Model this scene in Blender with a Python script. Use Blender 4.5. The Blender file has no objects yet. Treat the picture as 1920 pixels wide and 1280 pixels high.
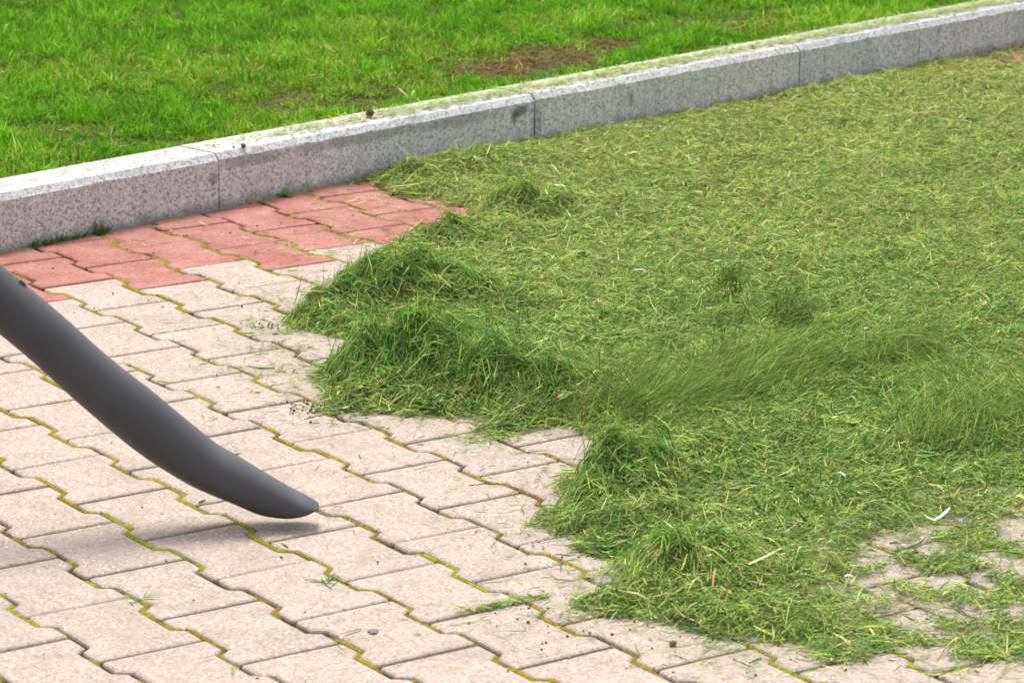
import bpy, bmesh, math, random
import numpy as np
from mathutils import Vector

random.seed(7)
RNG = np.random.default_rng(11)
C = bpy.context.scene.collection
S = bpy.context.scene

# ------------------------------------------------------------------ camera, sky, sun, exposure
CAM = np.array([-1.92609574, -3.73773694, 1.40165137])
cd = bpy.data.cameras.new('camera')
cd.sensor_width = 36.0
cd.lens = 6189.57 / 1920 * 36
cd.clip_start = 0.1
cd.clip_end = 500
cam = bpy.data.objects.new('camera', cd)
cam.location = CAM.tolist()
cam.rotation_euler = (1.31851991, -0.00904857, -0.60647279)
C.objects.link(cam)
S.camera = cam
cd.dof.use_dof = True
cd.dof.focus_distance = 5.3
cd.dof.aperture_fstop = 16.0

SUN_EL, SUN_AZ = math.radians(66), math.radians(24)      # azimuth measured from +Y towards +X
w = bpy.data.worlds.new('World')
S.world = w
w.use_nodes = True
wn, wl = w.node_tree.nodes, w.node_tree.links
bg = wn['Background']
sky = wn.new('ShaderNodeTexSky')
sky.sky_type = 'NISHITA'
sky.sun_disc = False
sky.sun_elevation = SUN_EL
sky.sun_rotation = SUN_AZ
sky.air_density = 1.0
sky.dust_density = 4.0
hsv = wn.new('ShaderNodeHueSaturation')
hsv.inputs['Saturation'].default_value = 0.35            # a veiled, nearly white sky
wl.new(sky.outputs[0], hsv.inputs['Color'])
wl.new(hsv.outputs[0], bg.inputs['Color'])
bg.inputs['Strength'].default_value = 0.15
sd = bpy.data.lights.new('sun', 'SUN')
sd.energy = 1.2
sd.angle = math.radians(19)
sd.color = (1.0, 0.965, 0.91)
sun = bpy.data.objects.new('sun', sd)
C.objects.link(sun)
sdir = Vector((math.sin(SUN_AZ) * math.cos(SUN_EL), math.cos(SUN_AZ) * math.cos(SUN_EL), math.sin(SUN_EL)))
sun.rotation_euler = sdir.to_track_quat('Z', 'Y').to_euler()
sun.location = (0, 0, 10)
S.view_settings.view_transform = 'Standard'
S.view_settings.look = 'None'
S.view_settings.gamma = 1.0
S.view_settings.exposure = 1.05
try:
    S.view_settings.use_curve_mapping = False
except Exception:
    pass

# ------------------------------------------------------------------ helpers
def tag(o, label=None, cat=None, group=None, kind=None):
    if label: o['label'] = label
    if cat: o['category'] = cat
    if group: o['group'] = group
    if kind: o['kind'] = kind
    return o

def link(name, me, parent=None):
    o = bpy.data.objects.new(name, me)
    C.objects.link(o)
    if parent: o.parent = parent
    return o

def mesh_np(name, verts, quads=None, tris=None, mats=(), col=None, smooth=False, parent=None, matidx=None):
    """fast mesh from numpy arrays"""
    me = bpy.data.meshes.new(name)
    verts = np.asarray(verts, dtype=np.float32)
    loops, starts = [], []
    n = 0
    if quads is not None and len(quads):
        q = np.asarray(quads, dtype=np.int32)
        loops.append(q.ravel()); starts.append(np.arange(len(q), dtype=np.int32) * 4); n = len(q) * 4
    if tris is not None and len(tris):
        t = np.asarray(tris, dtype=np.int32)
        loops.append(t.ravel()); starts.append(np.arange(len(t), dtype=np.int32) * 3 + n)
    loops = np.concatenate(loops); starts = np.concatenate(starts)
    me.vertices.add(len(verts)); me.vertices.foreach_set('co', verts.ravel())
    me.loops.add(len(loops)); me.loops.foreach_set('vertex_index', loops)
    me.polygons.add(len(starts)); me.polygons.foreach_set('loop_start', starts)
    if smooth:
        me.polygons.foreach_set('use_smooth', np.ones(len(starts), dtype=bool))
    else:
        me.polygons.foreach_set('use_smooth', np.zeros(len(starts), dtype=bool))
    if col is not None:
        a = me.color_attributes.new('Tint', 'FLOAT_COLOR', 'POINT')
        c4 = np.ones((len(verts), 4), dtype=np.float32); c4[:, :3] = col
        a.data.foreach_set('color', c4.ravel())
    for m in mats: me.materials.append(m)
    if matidx is not None:
        me.polygons.foreach_set('material_index', np.asarray(matidx, dtype=np.int32))
    me.update(calc_edges=True)
    me.validate()
    return link(name, me, parent)

def smoothstep(a, b, x):
    t = np.clip((x - a) / (b - a), 0, 1)
    return t * t * (3 - 2 * t)

_grids = {}
def vnoise(x, y, scale, seed=0):
    """smooth value noise in 0..1, feature size = scale metres"""
    if seed not in _grids:
        _grids[seed] = np.random.default_rng(1000 + seed).random((256, 256))
    g = _grids[seed]
    X, Y = np.asarray(x) / scale, np.asarray(y) / scale
    i, j = np.floor(X).astype(int), np.floor(Y).astype(int)
    fx, fy = X - i, Y - j
    fx = fx * fx * (3 - 2 * fx); fy = fy * fy * (3 - 2 * fy)
    a = g[i % 256, j % 256]; b = g[(i + 1) % 256, j % 256]
    c = g[i % 256, (j + 1) % 256]; d = g[(i + 1) % 256, (j + 1) % 256]
    return (a * (1 - fx) + b * fx) * (1 - fy) + (c * (1 - fx) + d * fx) * fy

def fbm(x, y, scale, seed=0):
    return (vnoise(x, y, scale, seed) + .5 * vnoise(x, y, scale * .47, seed + 1) + .25 * vnoise(x, y, scale * .21, seed + 2)) / 1.75

# ------------------------------------------------------------------ materials
def nodes(name):
    m = bpy.data.materials.new(name)
    m.use_nodes = True
    nt = m.node_tree
    return m, nt, nt.nodes, nt.links, nt.nodes['Principled BSDF']

def ramp(n, stops):
    r = n.new('ShaderNodeValToRGB')
    e = r.color_ramp.elements
    e[0].position, e[0].color = stops[0][0], (*stops[0][1], 1)
    e[1].position, e[1].color = stops[-1][0], (*stops[-1][1], 1)
    for p, c in stops[1:-1]:
        x = e.new(p); x.color = (*c, 1)
    return r

def mix(n, l, kind, fac, a, b):
    m = n.new('ShaderNodeMix'); m.data_type = 'RGBA'; m.blend_type = kind
    for s, v in ((0, fac), (6, a), (7, b)):
        if hasattr(v, 'links') or isinstance(v, bpy.types.NodeSocket): l.new(v, m.inputs[s])
        elif s == 0: m.inputs[0].default_value = v
        else: m.inputs[s].default_value = (*v, 1)
    return m.outputs[2]

def noise(n, l, vec, scale, detail=2, rough=.5):
    t = n.new('ShaderNodeTexNoise'); t.inputs['Scale'].default_value = scale
    t.inputs['Detail'].default_value = detail; t.inputs['Roughness'].default_value = rough
    if vec is not None: l.new(vec, t.inputs['Vector'])
    return t

def geo_pos(n):
    return n.new('ShaderNodeNewGeometry').outputs['Position']

def paver_material(name, lo, hi, grit_dark, grit_light):
    m, nt, n, l, b = nodes(name)
    pos = geo_pos(n)
    isl = n.new('ShaderNodeNewGeometry')
    big = noise(n, l, pos, 9, 4, .6)
    base = ramp(n, [(.3, lo), (.7, hi)]); l.new(big.outputs[0], base.inputs[0])
    tone = ramp(n, [(0, (.84, .82, .81)), (.25, (.95, .94, .925)), (.6, (1.0, .985, .965)), (1, (1.07, 1.06, 1.05))]); l.new(isl.outputs['Random Per Island'], tone.inputs[0])
    c = mix(n, l, 'MULTIPLY', 1.0, base.outputs[0], tone.outputs[0])
    # sand grains and larger aggregate
    v = n.new('ShaderNodeTexVoronoi'); v.inputs['Scale'].default_value = 330; l.new(pos, v.inputs['Vector'])
    sp = ramp(n, [(0, (.66, .63, .62)), (.30, (.95, .95, .95)), (.85, (1.04, 1.04, 1.04)), (1, (1.25, 1.24, 1.22))])
    sep = n.new('ShaderNodeSeparateColor'); l.new(v.outputs['Color'], sep.inputs[0]); l.new(sep.outputs[0], sp.inputs[0])
    c = mix(n, l, 'MULTIPLY', 1.0, c, sp.outputs[0])
    v2 = n.new('ShaderNodeTexVoronoi'); v2.inputs['Scale'].default_value = 130; l.new(pos, v2.inputs['Vector'])
    sep2 = n.new('ShaderNodeSeparateColor'); l.new(v2.outputs['Color'], sep2.inputs[0])
    near = ramp(n, [(.22, (1, 1, 1)), (.34, (0, 0, 0))]); l.new(v2.outputs['Distance'], near.inputs[0])
    pick = ramp(n, [(.77, (0, 0, 0)), (.80, (1, 1, 1))]); l.new(sep2.outputs[1], pick.inputs[0])
    f1 = mix(n, l, 'MULTIPLY', 1.0, near.outputs[0], pick.outputs[0])
    which = ramp(n, [(.5, grit_dark), (.55, grit_light)]); l.new(sep2.outputs[2], which.inputs[0])
    ff = n.new('ShaderNodeMath'); ff.operation = 'MULTIPLY'; l.new(f1, ff.inputs[0]); ff.inputs[1].default_value = .65
    c = mix(n, l, 'MIX', ff.outputs[0], c, which.outputs[0])
    # brownish dirt film
    dn = noise(n, l, pos, 26, 5, .7)
    dr = ramp(n, [(.52, (0, 0, 0)), (.72, (1, 1, 1))]); l.new(dn.outputs[0], dr.inputs[0])
    dm = n.new('ShaderNodeMath'); dm.operation = 'MULTIPLY'; l.new(dr.outputs[0], dm.inputs[0]); dm.inputs[1].default_value = .40
    c = mix(n, l, 'MIX', dm.outputs[0], c, tuple(.62 * x for x in lo))
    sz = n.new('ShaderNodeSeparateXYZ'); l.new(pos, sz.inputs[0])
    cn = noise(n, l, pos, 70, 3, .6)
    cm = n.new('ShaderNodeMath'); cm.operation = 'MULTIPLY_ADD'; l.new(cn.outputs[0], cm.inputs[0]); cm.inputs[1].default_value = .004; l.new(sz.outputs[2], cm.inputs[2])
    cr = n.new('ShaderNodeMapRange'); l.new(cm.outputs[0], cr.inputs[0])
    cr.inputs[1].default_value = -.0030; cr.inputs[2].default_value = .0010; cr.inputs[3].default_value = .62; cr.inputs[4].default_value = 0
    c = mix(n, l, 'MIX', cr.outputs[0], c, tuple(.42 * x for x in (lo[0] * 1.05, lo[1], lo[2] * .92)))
    gn = noise(n, l, pos, 13, 5, .7)
    gr = ramp(n, [(.60, (0, 0, 0)), (.78, (1, 1, 1))]); l.new(gn.outputs[0], gr.inputs[0])
    gm = n.new('ShaderNodeMath'); gm.operation = 'MULTIPLY'; l.new(gr.outputs[0], gm.inputs[0]); gm.inputs[1].default_value = .22
    c = mix(n, l, 'MIX', gm.outputs[0], c, (.26, .25, .13))
    l.new(c, b.inputs['Base Color'])
    b.inputs['Roughness'].default_value = .93
    b.inputs['Specular IOR Level'].default_value = .2
    bn = noise(n, l, pos, 420, 3, .6)
    bp = n.new('ShaderNodeBump'); bp.inputs['Strength'].default_value = .55; bp.inputs['Distance'].default_value = .0012
    l.new(bn.outputs[0], bp.inputs['Height']); l.new(bp.outputs[0], b.inputs['Normal'])
    return m

M = {}
M['beige'] = paver_material('beige_concrete', (.365, .298, .252), (.44, .368, .318), (.22, .17, .14), (.72, .67, .62))
M['red'] = paver_material('red_concrete', (.285, .105, .086), (.42, .205, .172), (.2, .08, .07), (.62, .36, .31))

def granite_material():
    m, nt, n, l, b = nodes('grey_granite')
    pos = geo_pos(n)
    v = n.new('ShaderNodeTexVoronoi'); v.inputs['Scale'].default_value = 250; l.new(pos, v.inputs['Vector'])
    sep = n.new('ShaderNodeSeparateColor'); l.new(v.outputs['Color'], sep.inputs[0])
    r = ramp(n, [(0, (.10, .095, .098)), (.15, (.22, .215, .21)), (.36, (.50, .49, .485)), (.75, (.65, .64, .63)), (1, (.82, .81, .80))])
    l.new(sep.outputs[0], r.inputs[0])
    v3 = n.new('ShaderNodeTexVoronoi'); v3.inputs['Scale'].default_value = 480; l.new(pos, v3.inputs['Vector'])
    sep3 = n.new('ShaderNodeSeparateColor'); l.new(v3.outputs['Color'], sep3.inputs[0])
    r3 = ramp(n, [(0, (.15, .148, .152)), (.2, (.46, .455, .45)), (.7, (.62, .612, .605)), (1, (.78, .77, .77))])
    l.new(sep3.outputs[1], r3.inputs[0])
    c = mix(n, l, 'MIX', .42, r.outputs[0], r3.outputs[0])
    info = n.new('ShaderNodeObjectInfo')
    tone = ramp(n, [(0, (.92, .92, .95)), (1, (1.05, 1.03, 1.02))]); l.new(info.outputs['Random'], tone.inputs[0])
    c = mix(n, l, 'MULTIPLY', 1.0, c, tone.outputs[0])
    # dirt: cloudy film on the sawn front, wear kept off the top by the stone's own height
    dn = noise(n, l, pos, 5.5, 5, .65)
    dr = ramp(n, [(.44, (0, 0, 0)), (.68, (1, 1, 1))]); l.new(dn.outputs[0], dr.inputs[0])
    dm = n.new('ShaderNodeMath'); dm.operation = 'MULTIPLY'; l.new(dr.outputs[0], dm.inputs[0]); dm.inputs[1].default_value = .22
    c = mix(n, l, 'MIX', dm.outputs[0], c, (.30, .29, .30))
    # light balance in the colour: top darkened against the front, where light bleaches it
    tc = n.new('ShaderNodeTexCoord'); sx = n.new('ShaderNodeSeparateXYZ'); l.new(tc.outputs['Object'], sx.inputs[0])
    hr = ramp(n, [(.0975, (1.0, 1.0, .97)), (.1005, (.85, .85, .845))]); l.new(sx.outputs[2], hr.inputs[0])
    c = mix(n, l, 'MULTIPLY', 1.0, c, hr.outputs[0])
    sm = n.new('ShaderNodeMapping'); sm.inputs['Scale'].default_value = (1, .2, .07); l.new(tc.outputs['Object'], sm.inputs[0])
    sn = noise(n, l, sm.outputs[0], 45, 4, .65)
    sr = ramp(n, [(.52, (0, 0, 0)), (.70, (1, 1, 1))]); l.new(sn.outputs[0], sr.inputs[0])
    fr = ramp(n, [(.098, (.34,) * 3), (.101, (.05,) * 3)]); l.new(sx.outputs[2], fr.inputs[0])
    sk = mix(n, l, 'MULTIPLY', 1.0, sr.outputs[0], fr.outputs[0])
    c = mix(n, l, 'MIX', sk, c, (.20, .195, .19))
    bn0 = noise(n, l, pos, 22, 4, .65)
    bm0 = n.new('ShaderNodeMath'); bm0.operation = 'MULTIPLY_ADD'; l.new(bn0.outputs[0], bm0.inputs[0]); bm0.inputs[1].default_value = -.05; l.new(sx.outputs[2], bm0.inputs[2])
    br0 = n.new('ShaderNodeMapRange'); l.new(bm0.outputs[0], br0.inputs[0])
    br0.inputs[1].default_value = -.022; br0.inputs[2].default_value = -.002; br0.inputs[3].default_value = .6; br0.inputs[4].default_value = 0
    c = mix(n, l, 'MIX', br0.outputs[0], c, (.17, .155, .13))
    # dark stains: a run below the chamfer and a streak at the joint of the third stone
    def spot(cx, cz, rx, rz, amount, cc):
        mp = n.new('ShaderNodeMapping'); mp.vector_type = 'POINT'
        l.new(tc.outputs['Object'], mp.inputs[0])
        mp.inputs['Location'].default_value = (-cx / rx, 0, -cz / rz)
        mp.inputs['Scale'].default_value = (1 / rx, 0, 1 / rz)
        wob = noise(n, l, pos, 60, 3, .6)
        ln = n.new('ShaderNodeVectorMath'); ln.operation = 'LENGTH'; l.new(mp.outputs[0], ln.inputs[0])
        ad = n.new('ShaderNodeMath'); ad.operation = 'MULTIPLY_ADD'; l.new(wob.outputs[0], ad.inputs[0]); ad.inputs[1].default_value = 1.1; 
        l.new(ln.outputs['Value'], ad.inputs[2])
        rr = ramp(n, [(.0, (1, 1, 1)), (1.0, (0, 0, 0))])
        mr = n.new('ShaderNodeMapRange'); l.new(ad.outputs[0], mr.inputs[0])
        mr.inputs[1].default_value = 1.15; mr.inputs[2].default_value = 1.75; mr.inputs[3].default_value = amount; mr.inputs[4].default_value = 0
        nonlocal c
        c = mix(n, l, 'MIX', mr.outputs[0], c, cc)
    spot(2.585, .082, .032, .013, .7, (.07, .068, .072))
    spot(2.567, .072, .011, .016, .7, (.07, .068, .072))
    spot(2.64, .048, .020, .060, .42, (.11, .108, .115))
    spot(2.96, .06, .008, .020, .45, (.09, .088, .095))
    spot(1.672, .066, .012, .016, .5, (.09, .086, .09))
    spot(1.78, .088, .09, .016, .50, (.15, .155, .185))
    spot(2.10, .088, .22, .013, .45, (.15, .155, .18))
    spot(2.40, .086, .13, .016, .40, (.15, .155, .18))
    l.new(c, b.inputs['Base Color'])
    b.inputs['Roughness'].default_value = .82
    b.inputs['Specular IOR Level'].default_value = .3
    bn = noise(n, l, pos, 300, 3, .6)
    bp = n.new('ShaderNodeBump'); bp.inputs['Strength'].default_value = .45; bp.inputs['Distance'].default_value = .0012
    l.new(bn.outputs[0], bp.inputs['Height']); l.new(bp.outputs[0], b.inputs['Normal'])
    return m
M['granite'] = granite_material()

def tint_material(name, rough=.6, spec=.35, trans=.0, bump=0, bscale=300):
    """colour from the mesh's own Tint attribute (each blade, leaf or clump keeps its own hue)"""
    m, nt, n, l, b = nodes(name)
    a = n.new('ShaderNodeAttribute'); a.attribute_name = 'Tint'
    l.new(a.outputs['Color'], b.inputs['Base Color'])
    b.inputs['Roughness'].default_value = rough
    b.inputs['Specular IOR Level'].default_value = spec
    if bump:
        bn = noise(n, l, geo_pos(n), bscale, 3, .6)
        bp = n.new('ShaderNodeBump'); bp.inputs['Strength'].default_value = bump; bp.inputs['Distance'].default_value = .002
        l.new(bn.outputs[0], bp.inputs['Height']); l.new(bp.outputs[0], b.inputs['Normal'])
    if trans:
        tr = n.new('ShaderNodeBsdfTranslucent'); l.new(a.outputs['Color'], tr.inputs['Color'])
        mx = n.new('ShaderNodeMixShader'); mx.inputs[0].default_value = trans
        l.new(b.outputs[0], mx.inputs[1]); l.new(tr.outputs[0], mx.inputs[2])
        l.new(mx.outputs[0], n['Material Output'].inputs['Surface'])
    return m
M['grass'] = tint_material('grass_blade', .65, .10, .38)
M['clip'] = tint_material('cut_grass', .7, .08, .22)
M['moss'] = tint_material('moss', .95, .1, 0, .8, 700)
M['leaf'] = tint_material('leaf', .6, .3, .25)
M['solid'] = tint_material('soil_and_bits', .95, .1, 0, .7, 500)

def ground_material(name, c1, c2, sc, rough=.95):
    m, nt, n, l, b = nodes(name)
    pos = geo_pos(n)
    t = noise(n, l, pos, sc, 6, .65)
    r = ramp(n, [(.35, c1), (.65, c2)]); l.new(t.outputs[0], r.inputs[0])
    l.new(r.outputs[0], b.inputs['Base Color']); b.inputs['Roughness'].default_value = rough
    b.inputs['Specular IOR Level'].default_value = .1
    t2 = noise(n, l, pos, sc * 20, 4, .6)
    bp = n.new('ShaderNodeBump'); bp.inputs['Strength'].default_value = .6; bp.inputs['Distance'].default_value = .004
    l.new(t2.outputs[0], bp.inputs['Height']); l.new(bp.outputs[0], b.inputs['Normal'])
    return m
M['sand'] = ground_material('jointing_sand', (.10, .075, .055), (.20, .155, .115), 30)
M['soil'] = ground_material('lawn_soil', (.05, .055, .018), (.10, .11, .03), 12)
M['mortar'] = ground_material('mortar', (.16, .15, .145), (.27, .255, .245), 40)

# ------------------------------------------------------------------ layout constants (metres)
L, P = 0.200, 0.139            # paver length, column pitch
AMP, TR = 0.0085, 0.0067       # half amplitude and half run of the toothed side
KS, K0 = 0.22552946, 1.62757513   # foot of the kerb: y = K0 + KS * x
kn = np.array([-KS, 1]) / math.hypot(KS, 1)          # points away from the paving
kt = np.array([kn[1], -kn[0]])                        # along the kerb, to the right
KOFF = K0 * kn[1]
def kerb_perp(x, y): return x * kn[0] + y * kn[1] - KOFF
def kerb_along(x, y): return x * kt[0] + y * kt[1]
def kerb_pt(a, p): return np.array([a * kt[0] + (p + KOFF) * kn[0], a * kt[1] + (p + KOFF) * kn[1]])
RIGHT = np.array([math.cos(-.60647), math.sin(-.60647)])   # across the view, on the ground
FWD = np.array([-RIGHT[1], RIGHT[0]])

# edge of the sheet of clippings where it meets the bare paving, then round behind
MAT = np.array([(1.737, 1.993), (1.7, 1.997), (1.677, 1.858), (1.686, 1.752), (1.719, 1.646), (1.609, 1.505), (1.538, 1.47), (1.427, 1.431), (1.276, 1.326), (1.178, 1.236), (1.038, 1.109), (0.929, 1.055), (0.883, 0.982), (0.925, 0.924), (0.99, 0.874), (0.936, 0.806), (0.823, 0.726), (0.754, 0.663), (0.678, 0.523), (0.745, 0.472), (0.837, 0.383), (0.872, 0.324), (0.816, 0.279), (0.862, 0.259), (0.941, 0.244), (0.945, 0.185), (0.941, 0.104), (0.881, 0.049), (0.796, 0.006), (0.679, -0.104), (0.603, -0.178), (0.611, -0.257), (0.626, -0.334), (0.538, -0.405), (0.466, -0.455), (0.466, -0.515), (0.529, -0.569), (0.541, -0.664), (0.612, -0.734), (0.616, -0.793), (0.718, -0.816), (0.736, -0.895), (0.814, -0.93),
                (1.0, -1.25), (1.7, -1.3), (6.6, 1.9), (6.6, 3.12), (1.7, 2.015)])

def mat_dist(x, y):
    """signed distance to the outline, positive inside"""
    x = np.asarray(x, float); y = np.asarray(y, float)
    d2 = np.full(x.shape, 1e9); inside = np.zeros(x.shape, bool)
    n = len(MAT)
    for i in range(n):
        ax, ay = MAT[i]; bx, by = MAT[(i + 1) % n]
        ex, ey = bx - ax, by - ay
        t = np.clip(((x - ax) * ex + (y - ay) * ey) / (ex * ex + ey * ey + 1e-12), 0, 1)
        d2 = np.minimum(d2, (x - ax - t * ex) ** 2 + (y - ay - t * ey) ** 2)
        cr = ((ay > y) != (by > y))
        with np.errstate(divide='ignore', invalid='ignore'):
            xi = (bx - ax) * (y - ay) / (by - ay) + ax
        inside ^= cr & (x < xi)
    d = np.sqrt(d2)
    return np.where(inside, d, -d)

# swept heaps: x, y, radius across the view, radius in depth, height
MOUNDS = [(1.80, 1.95, .14, .07, .035), (1.95, 1.98, .16, .07, .022), (1.755, 1.53, .08, .06, .052), (1.86, 1.50, .12, .09, .016),
          (1.33, 1.37, .07, .06, .030), (1.45, 1.40, .09, .06, .034), (1.56, 1.42, .10, .06, .020),
          (1.00, 1.03, .06, .05, .034), (1.10, 1.06, .09, .06, .058), (1.21, 1.05, .10, .07, .054), (1.33, 1.00, .12, .08, .020),
          (.83, .64, .06, .06, .040), (.90, .575, .09, .08, .060), (.97, .66, .10, .09, .052), (.95, .47, .08, .07, .050), (1.05, .52, .12, .10, .035), (1.02, .36, .09, .08, .040),
          (.71, -.10, .055, .05, .062), (.775, -.085, .08, .055, .084), (.86, -.06, .09, .06, .040), (.96, .02, .12, .07, .030),
          (.61, -.42, .10, .06, .036), (.72, -.45, .13, .08, .022), (.72, -.22, .10, .06, .016)]
# thin places where the paving shows through: x, y, radius across, radius in depth
THIN = [(.98, -.64, .18, .25, 1.0), (1.16, -.50, .14, .15, .97), (.80, -.79, .10, .10, .95), (3.04, 2.50, .16, .10, .75), (2.92, 2.27, .14, .08, .6), (3.94, 2.37, .22, .20, .90), (3.6, 2.38, .3, .08, .6), (1.36, -.05, .1, .1, .25)]

def elong(x, y, cx, cy, rx, ry):
    u = (x - cx) * RIGHT[0] + (y - cy) * RIGHT[1]; v = (x - cx) * FWD[0] + (y - cy) * FWD[1]
    return np.exp(-(u / rx) ** 2 - (v / ry) ** 2)

def thinness(x, y):
    t = np.zeros_like(np.asarray(x, float))
    for cx, cy, rx, ry, a in THIN:
        t = np.maximum(t, a * np.minimum(1, 1.7 * elong(x, y, cx, cy, rx, ry)))
    return t

def mat_height(x, y, d=None):
    if d is None: d = mat_dist(x, y)
    dd = d + (fbm(x, y, .07, 30) - .5) * .085
    h = .011 + .014 * fbm(x, y, .16, 3) + .010 * (vnoise(x, y, .045, 9) - .3) * np.clip(1.9 - np.hypot(x - CAM[0], y - CAM[1]) / 5.0, .35, 1)
    h = h * (1 - .85 * thinness(x, y))
    for cx, cy, rx, ry, a in MOUNDS:
        h = h + .95 * a * elong(x, y, cx, cy, rx, ry) * (.46 + .80 * vnoise(x, y, .042, 14))
    return np.maximum(h, 0) * smoothstep(-.012, .075, dd)

# ------------------------------------------------------------------ pavement: bed, pavers, moss
def quad_sheet(name, pts, z, mat, kind='structure'):
    me = bpy.data.meshes.new(name)
    me.from_pydata([(p[0], p[1], z) for p in pts], [], [tuple(range(len(pts)))])
    me.materials.append(mat); me.update()
    return tag(link(name, me), kind=kind)

far = 140
bed_pts = [kerb_pt(-far, .01), kerb_pt(-far, -far), kerb_pt(far, -far), kerb_pt(far, .01)]
pavement = quad_sheet('pavement', bed_pts, -.0135, M['sand'])
tag(pavement, 'block pavement of toothed beige pavers with a red band along the kerb')

def wave(j, u):
    """offset of the toothed line j at lengthwise position u (in paver lengths)"""
    f = (u - .5 * (j % 2)) % 1.0
    return -AMP if (f < .25 or f >= .75) else AMP

def paver_outline(par):
    """outline of a paver, column parity par, centred in x, running 0..L in -y; clear of its neighbours by the joint"""
    g, ge = .0034, .0022         # half joint on the toothed sides and on the straight ends
    t = TR
    r = .006
    right = [(P / 2 + AMP - g - r * .5, -ge), (P / 2 + AMP - g, -ge - r),
             (P / 2 + AMP - g, -(.25 * L - t)), (P / 2 - AMP - g, -(.25 * L + t)),
             (P / 2 - AMP - g, -(.75 * L - t)), (P / 2 + AMP - g, -(.75 * L + t)),
             (P / 2 + AMP - g, -(L - ge - r)), (P / 2 + AMP - g - r * .5, -(L - ge))]
    left = [(-x, y) for x, y in reversed(right)]
    return right + left            # clockwise seen from above

def clip_half(poly, f):
    out = []
    for i in range(len(poly)):
        a, b = poly[i], poly[(i + 1) % len(poly)]
        fa, fb = f(*a), f(*b)
        if fa <= 0: out.append(a)
        if (fa < 0 < fb) or (fb < 0 < fa):
            t = fa / (fa - fb); out.append((a[0] + t * (b[0] - a[0]), a[1] + t * (b[1] - a[1])))
    return out

def inset(poly, d):
    n = len(poly); res = []
    for i in range(n):
        p0, p1, p2 = poly[i - 1], poly[i], poly[(i + 1) % n]
        e1 = Vector((p1[0] - p0[0], p1[1] - p0[1])); e2 = Vector((p2[0] - p1[0], p2[1] - p1[1]))
        if e1.length < 1e-6 or e2.length < 1e-6: res.append(p1); continue
        n1 = Vector((e1.y, -e1.x)).normalized(); n2 = Vector((e2.y, -e2.x)).normalized()
        k = (n1 + n2); dn = 1 + n1.dot(n2)
        k = k / max(dn, .35)
        res.append((p1[0] + k.x * d, p1[1] + k.y * d))
    return res

def paver_geometry(poly):
    """rings: bottom, shoulder, two chamfer rings; flat top"""
    rings = [(poly, -.022), (poly, -.0046), (inset(poly, .0014), -.0017), (inset(poly, .0046), 0.0)]
    n = len(poly); v = []; f = []
    for pl, z in rings: v += [(x, y, z) for x, y in pl]
    for k in range(3):
        for i in range(n):
            j = (i + 1) % n
            f.append((k * n + j, k * n + i, (k + 1) * n + i, (k + 1) * n + j))
    f.append(tuple(3 * n + i for i in reversed(range(n))))
    return v, f

def paver_mesh(poly, mat):
    # outline is clockwise; inset() pushes to the right of travel, which is inwards for clockwise
    v, f = paver_geometry(poly)
    me = bpy.data.meshes.new('paver'); me.from_pydata(v, [], f); me.materials.append(mat); me.update()
    return me

std = paver_outline(0)
shared = {'beige': paver_mesh(std, M['beige']), 'red': paver_mesh(std, M['red'])}

def in_frame(x, y, margin):
    dx, dy, dz = x - CAM[0], y - CAM[1], -CAM[2]
    R = cam.rotation_euler.to_matrix()
    v = R.transposed() @ Vector((dx, dy, dz))
    if v.z > -.1: return False
    px, py = 960 + 6189.57 * v.x / -v.z, 640 - 6189.57 * v.y / -v.z
    return -margin < px < 1920 + margin and -margin < py < 1280 + margin

bulk = {'beige': ([], []), 'red': ([], [])}
cands = []
for j in range(-8, 44):
    for k in range(-22, 16):
        u0 = k + .5 * (j % 2)
        cx, cy = (j + .5) * P, -u0 * L
        mid = (cx, cy - L / 2)
        if kerb_perp(*mid) > .16: continue
        if not in_frame(*mid, 420): continue
        red = u0 < -7.25 if j % 2 == 0 else u0 < -7.75
        cands.append((j, u0, cx, cy, mid, 'red' if red else 'beige'))
pts_ = np.array([c[4] for c in cands])
dist_ = mat_dist(pts_[:, 0], pts_[:, 1])
thin_ = thinness(pts_[:, 0], pts_[:, 1])
shown = 0
for (j, u0, cx, cy, mid, colr), dd, th in zip(cands, dist_, thin_):
    cut = kerb_perp(*mid) > -.13
    poly = std
    if cut:
        poly = clip_half([(cx + x, cy + y) for x, y in std], lambda x, y: kerb_perp(x, y) + .003)
        poly = [(x - cx, y - cy) for x, y in poly]
        if len(poly) < 3: continue
        q = [poly[0]]
        for p_ in poly[1:]:
            if math.dist(p_, q[-1]) > .004: q.append(p_)
        if len(q) > 2 and math.dist(q[0], q[-1]) < .004: q.pop()
        poly = q
        if len(poly) < 3: continue
        area = abs(sum(poly[i - 1][0] * poly[i][1] - poly[i][0] * poly[i - 1][1] for i in range(len(poly)))) / 2
        if area < .0009: continue
    hz = random.uniform(-.0010, .0010)
    tilt = (random.gauss(0, .0035), random.gauss(0, .0035))
    if in_frame(*mid, 90) and (dd < .10 or th > .3) and shown < 300:
        me = shared[colr] if not cut else paver_mesh(poly, M[colr])
        o = link('paver', me, pavement)
        o.location = (cx, cy, hz); o.rotation_euler = (tilt[0], tilt[1], random.gauss(0, .003))
        shown += 1
    else:
        v, f = paver_geometry(poly)
        V, F = bulk[colr]; b0 = len(V)
        V += [(cx + x, cy + y, z + hz) for x, y, z in v]; F += [tuple(b0 + i for i in q) for q in f]
print('pavers as parts', shown)
for colr, (V, F) in bulk.items():
    me = bpy.data.meshes.new('covered_pavers'); me.from_pydata(V, [], F); me.materials.append(M[colr]); me.update()
    tag(link('covered_pavers', me, pavement), kind='stuff')

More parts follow.
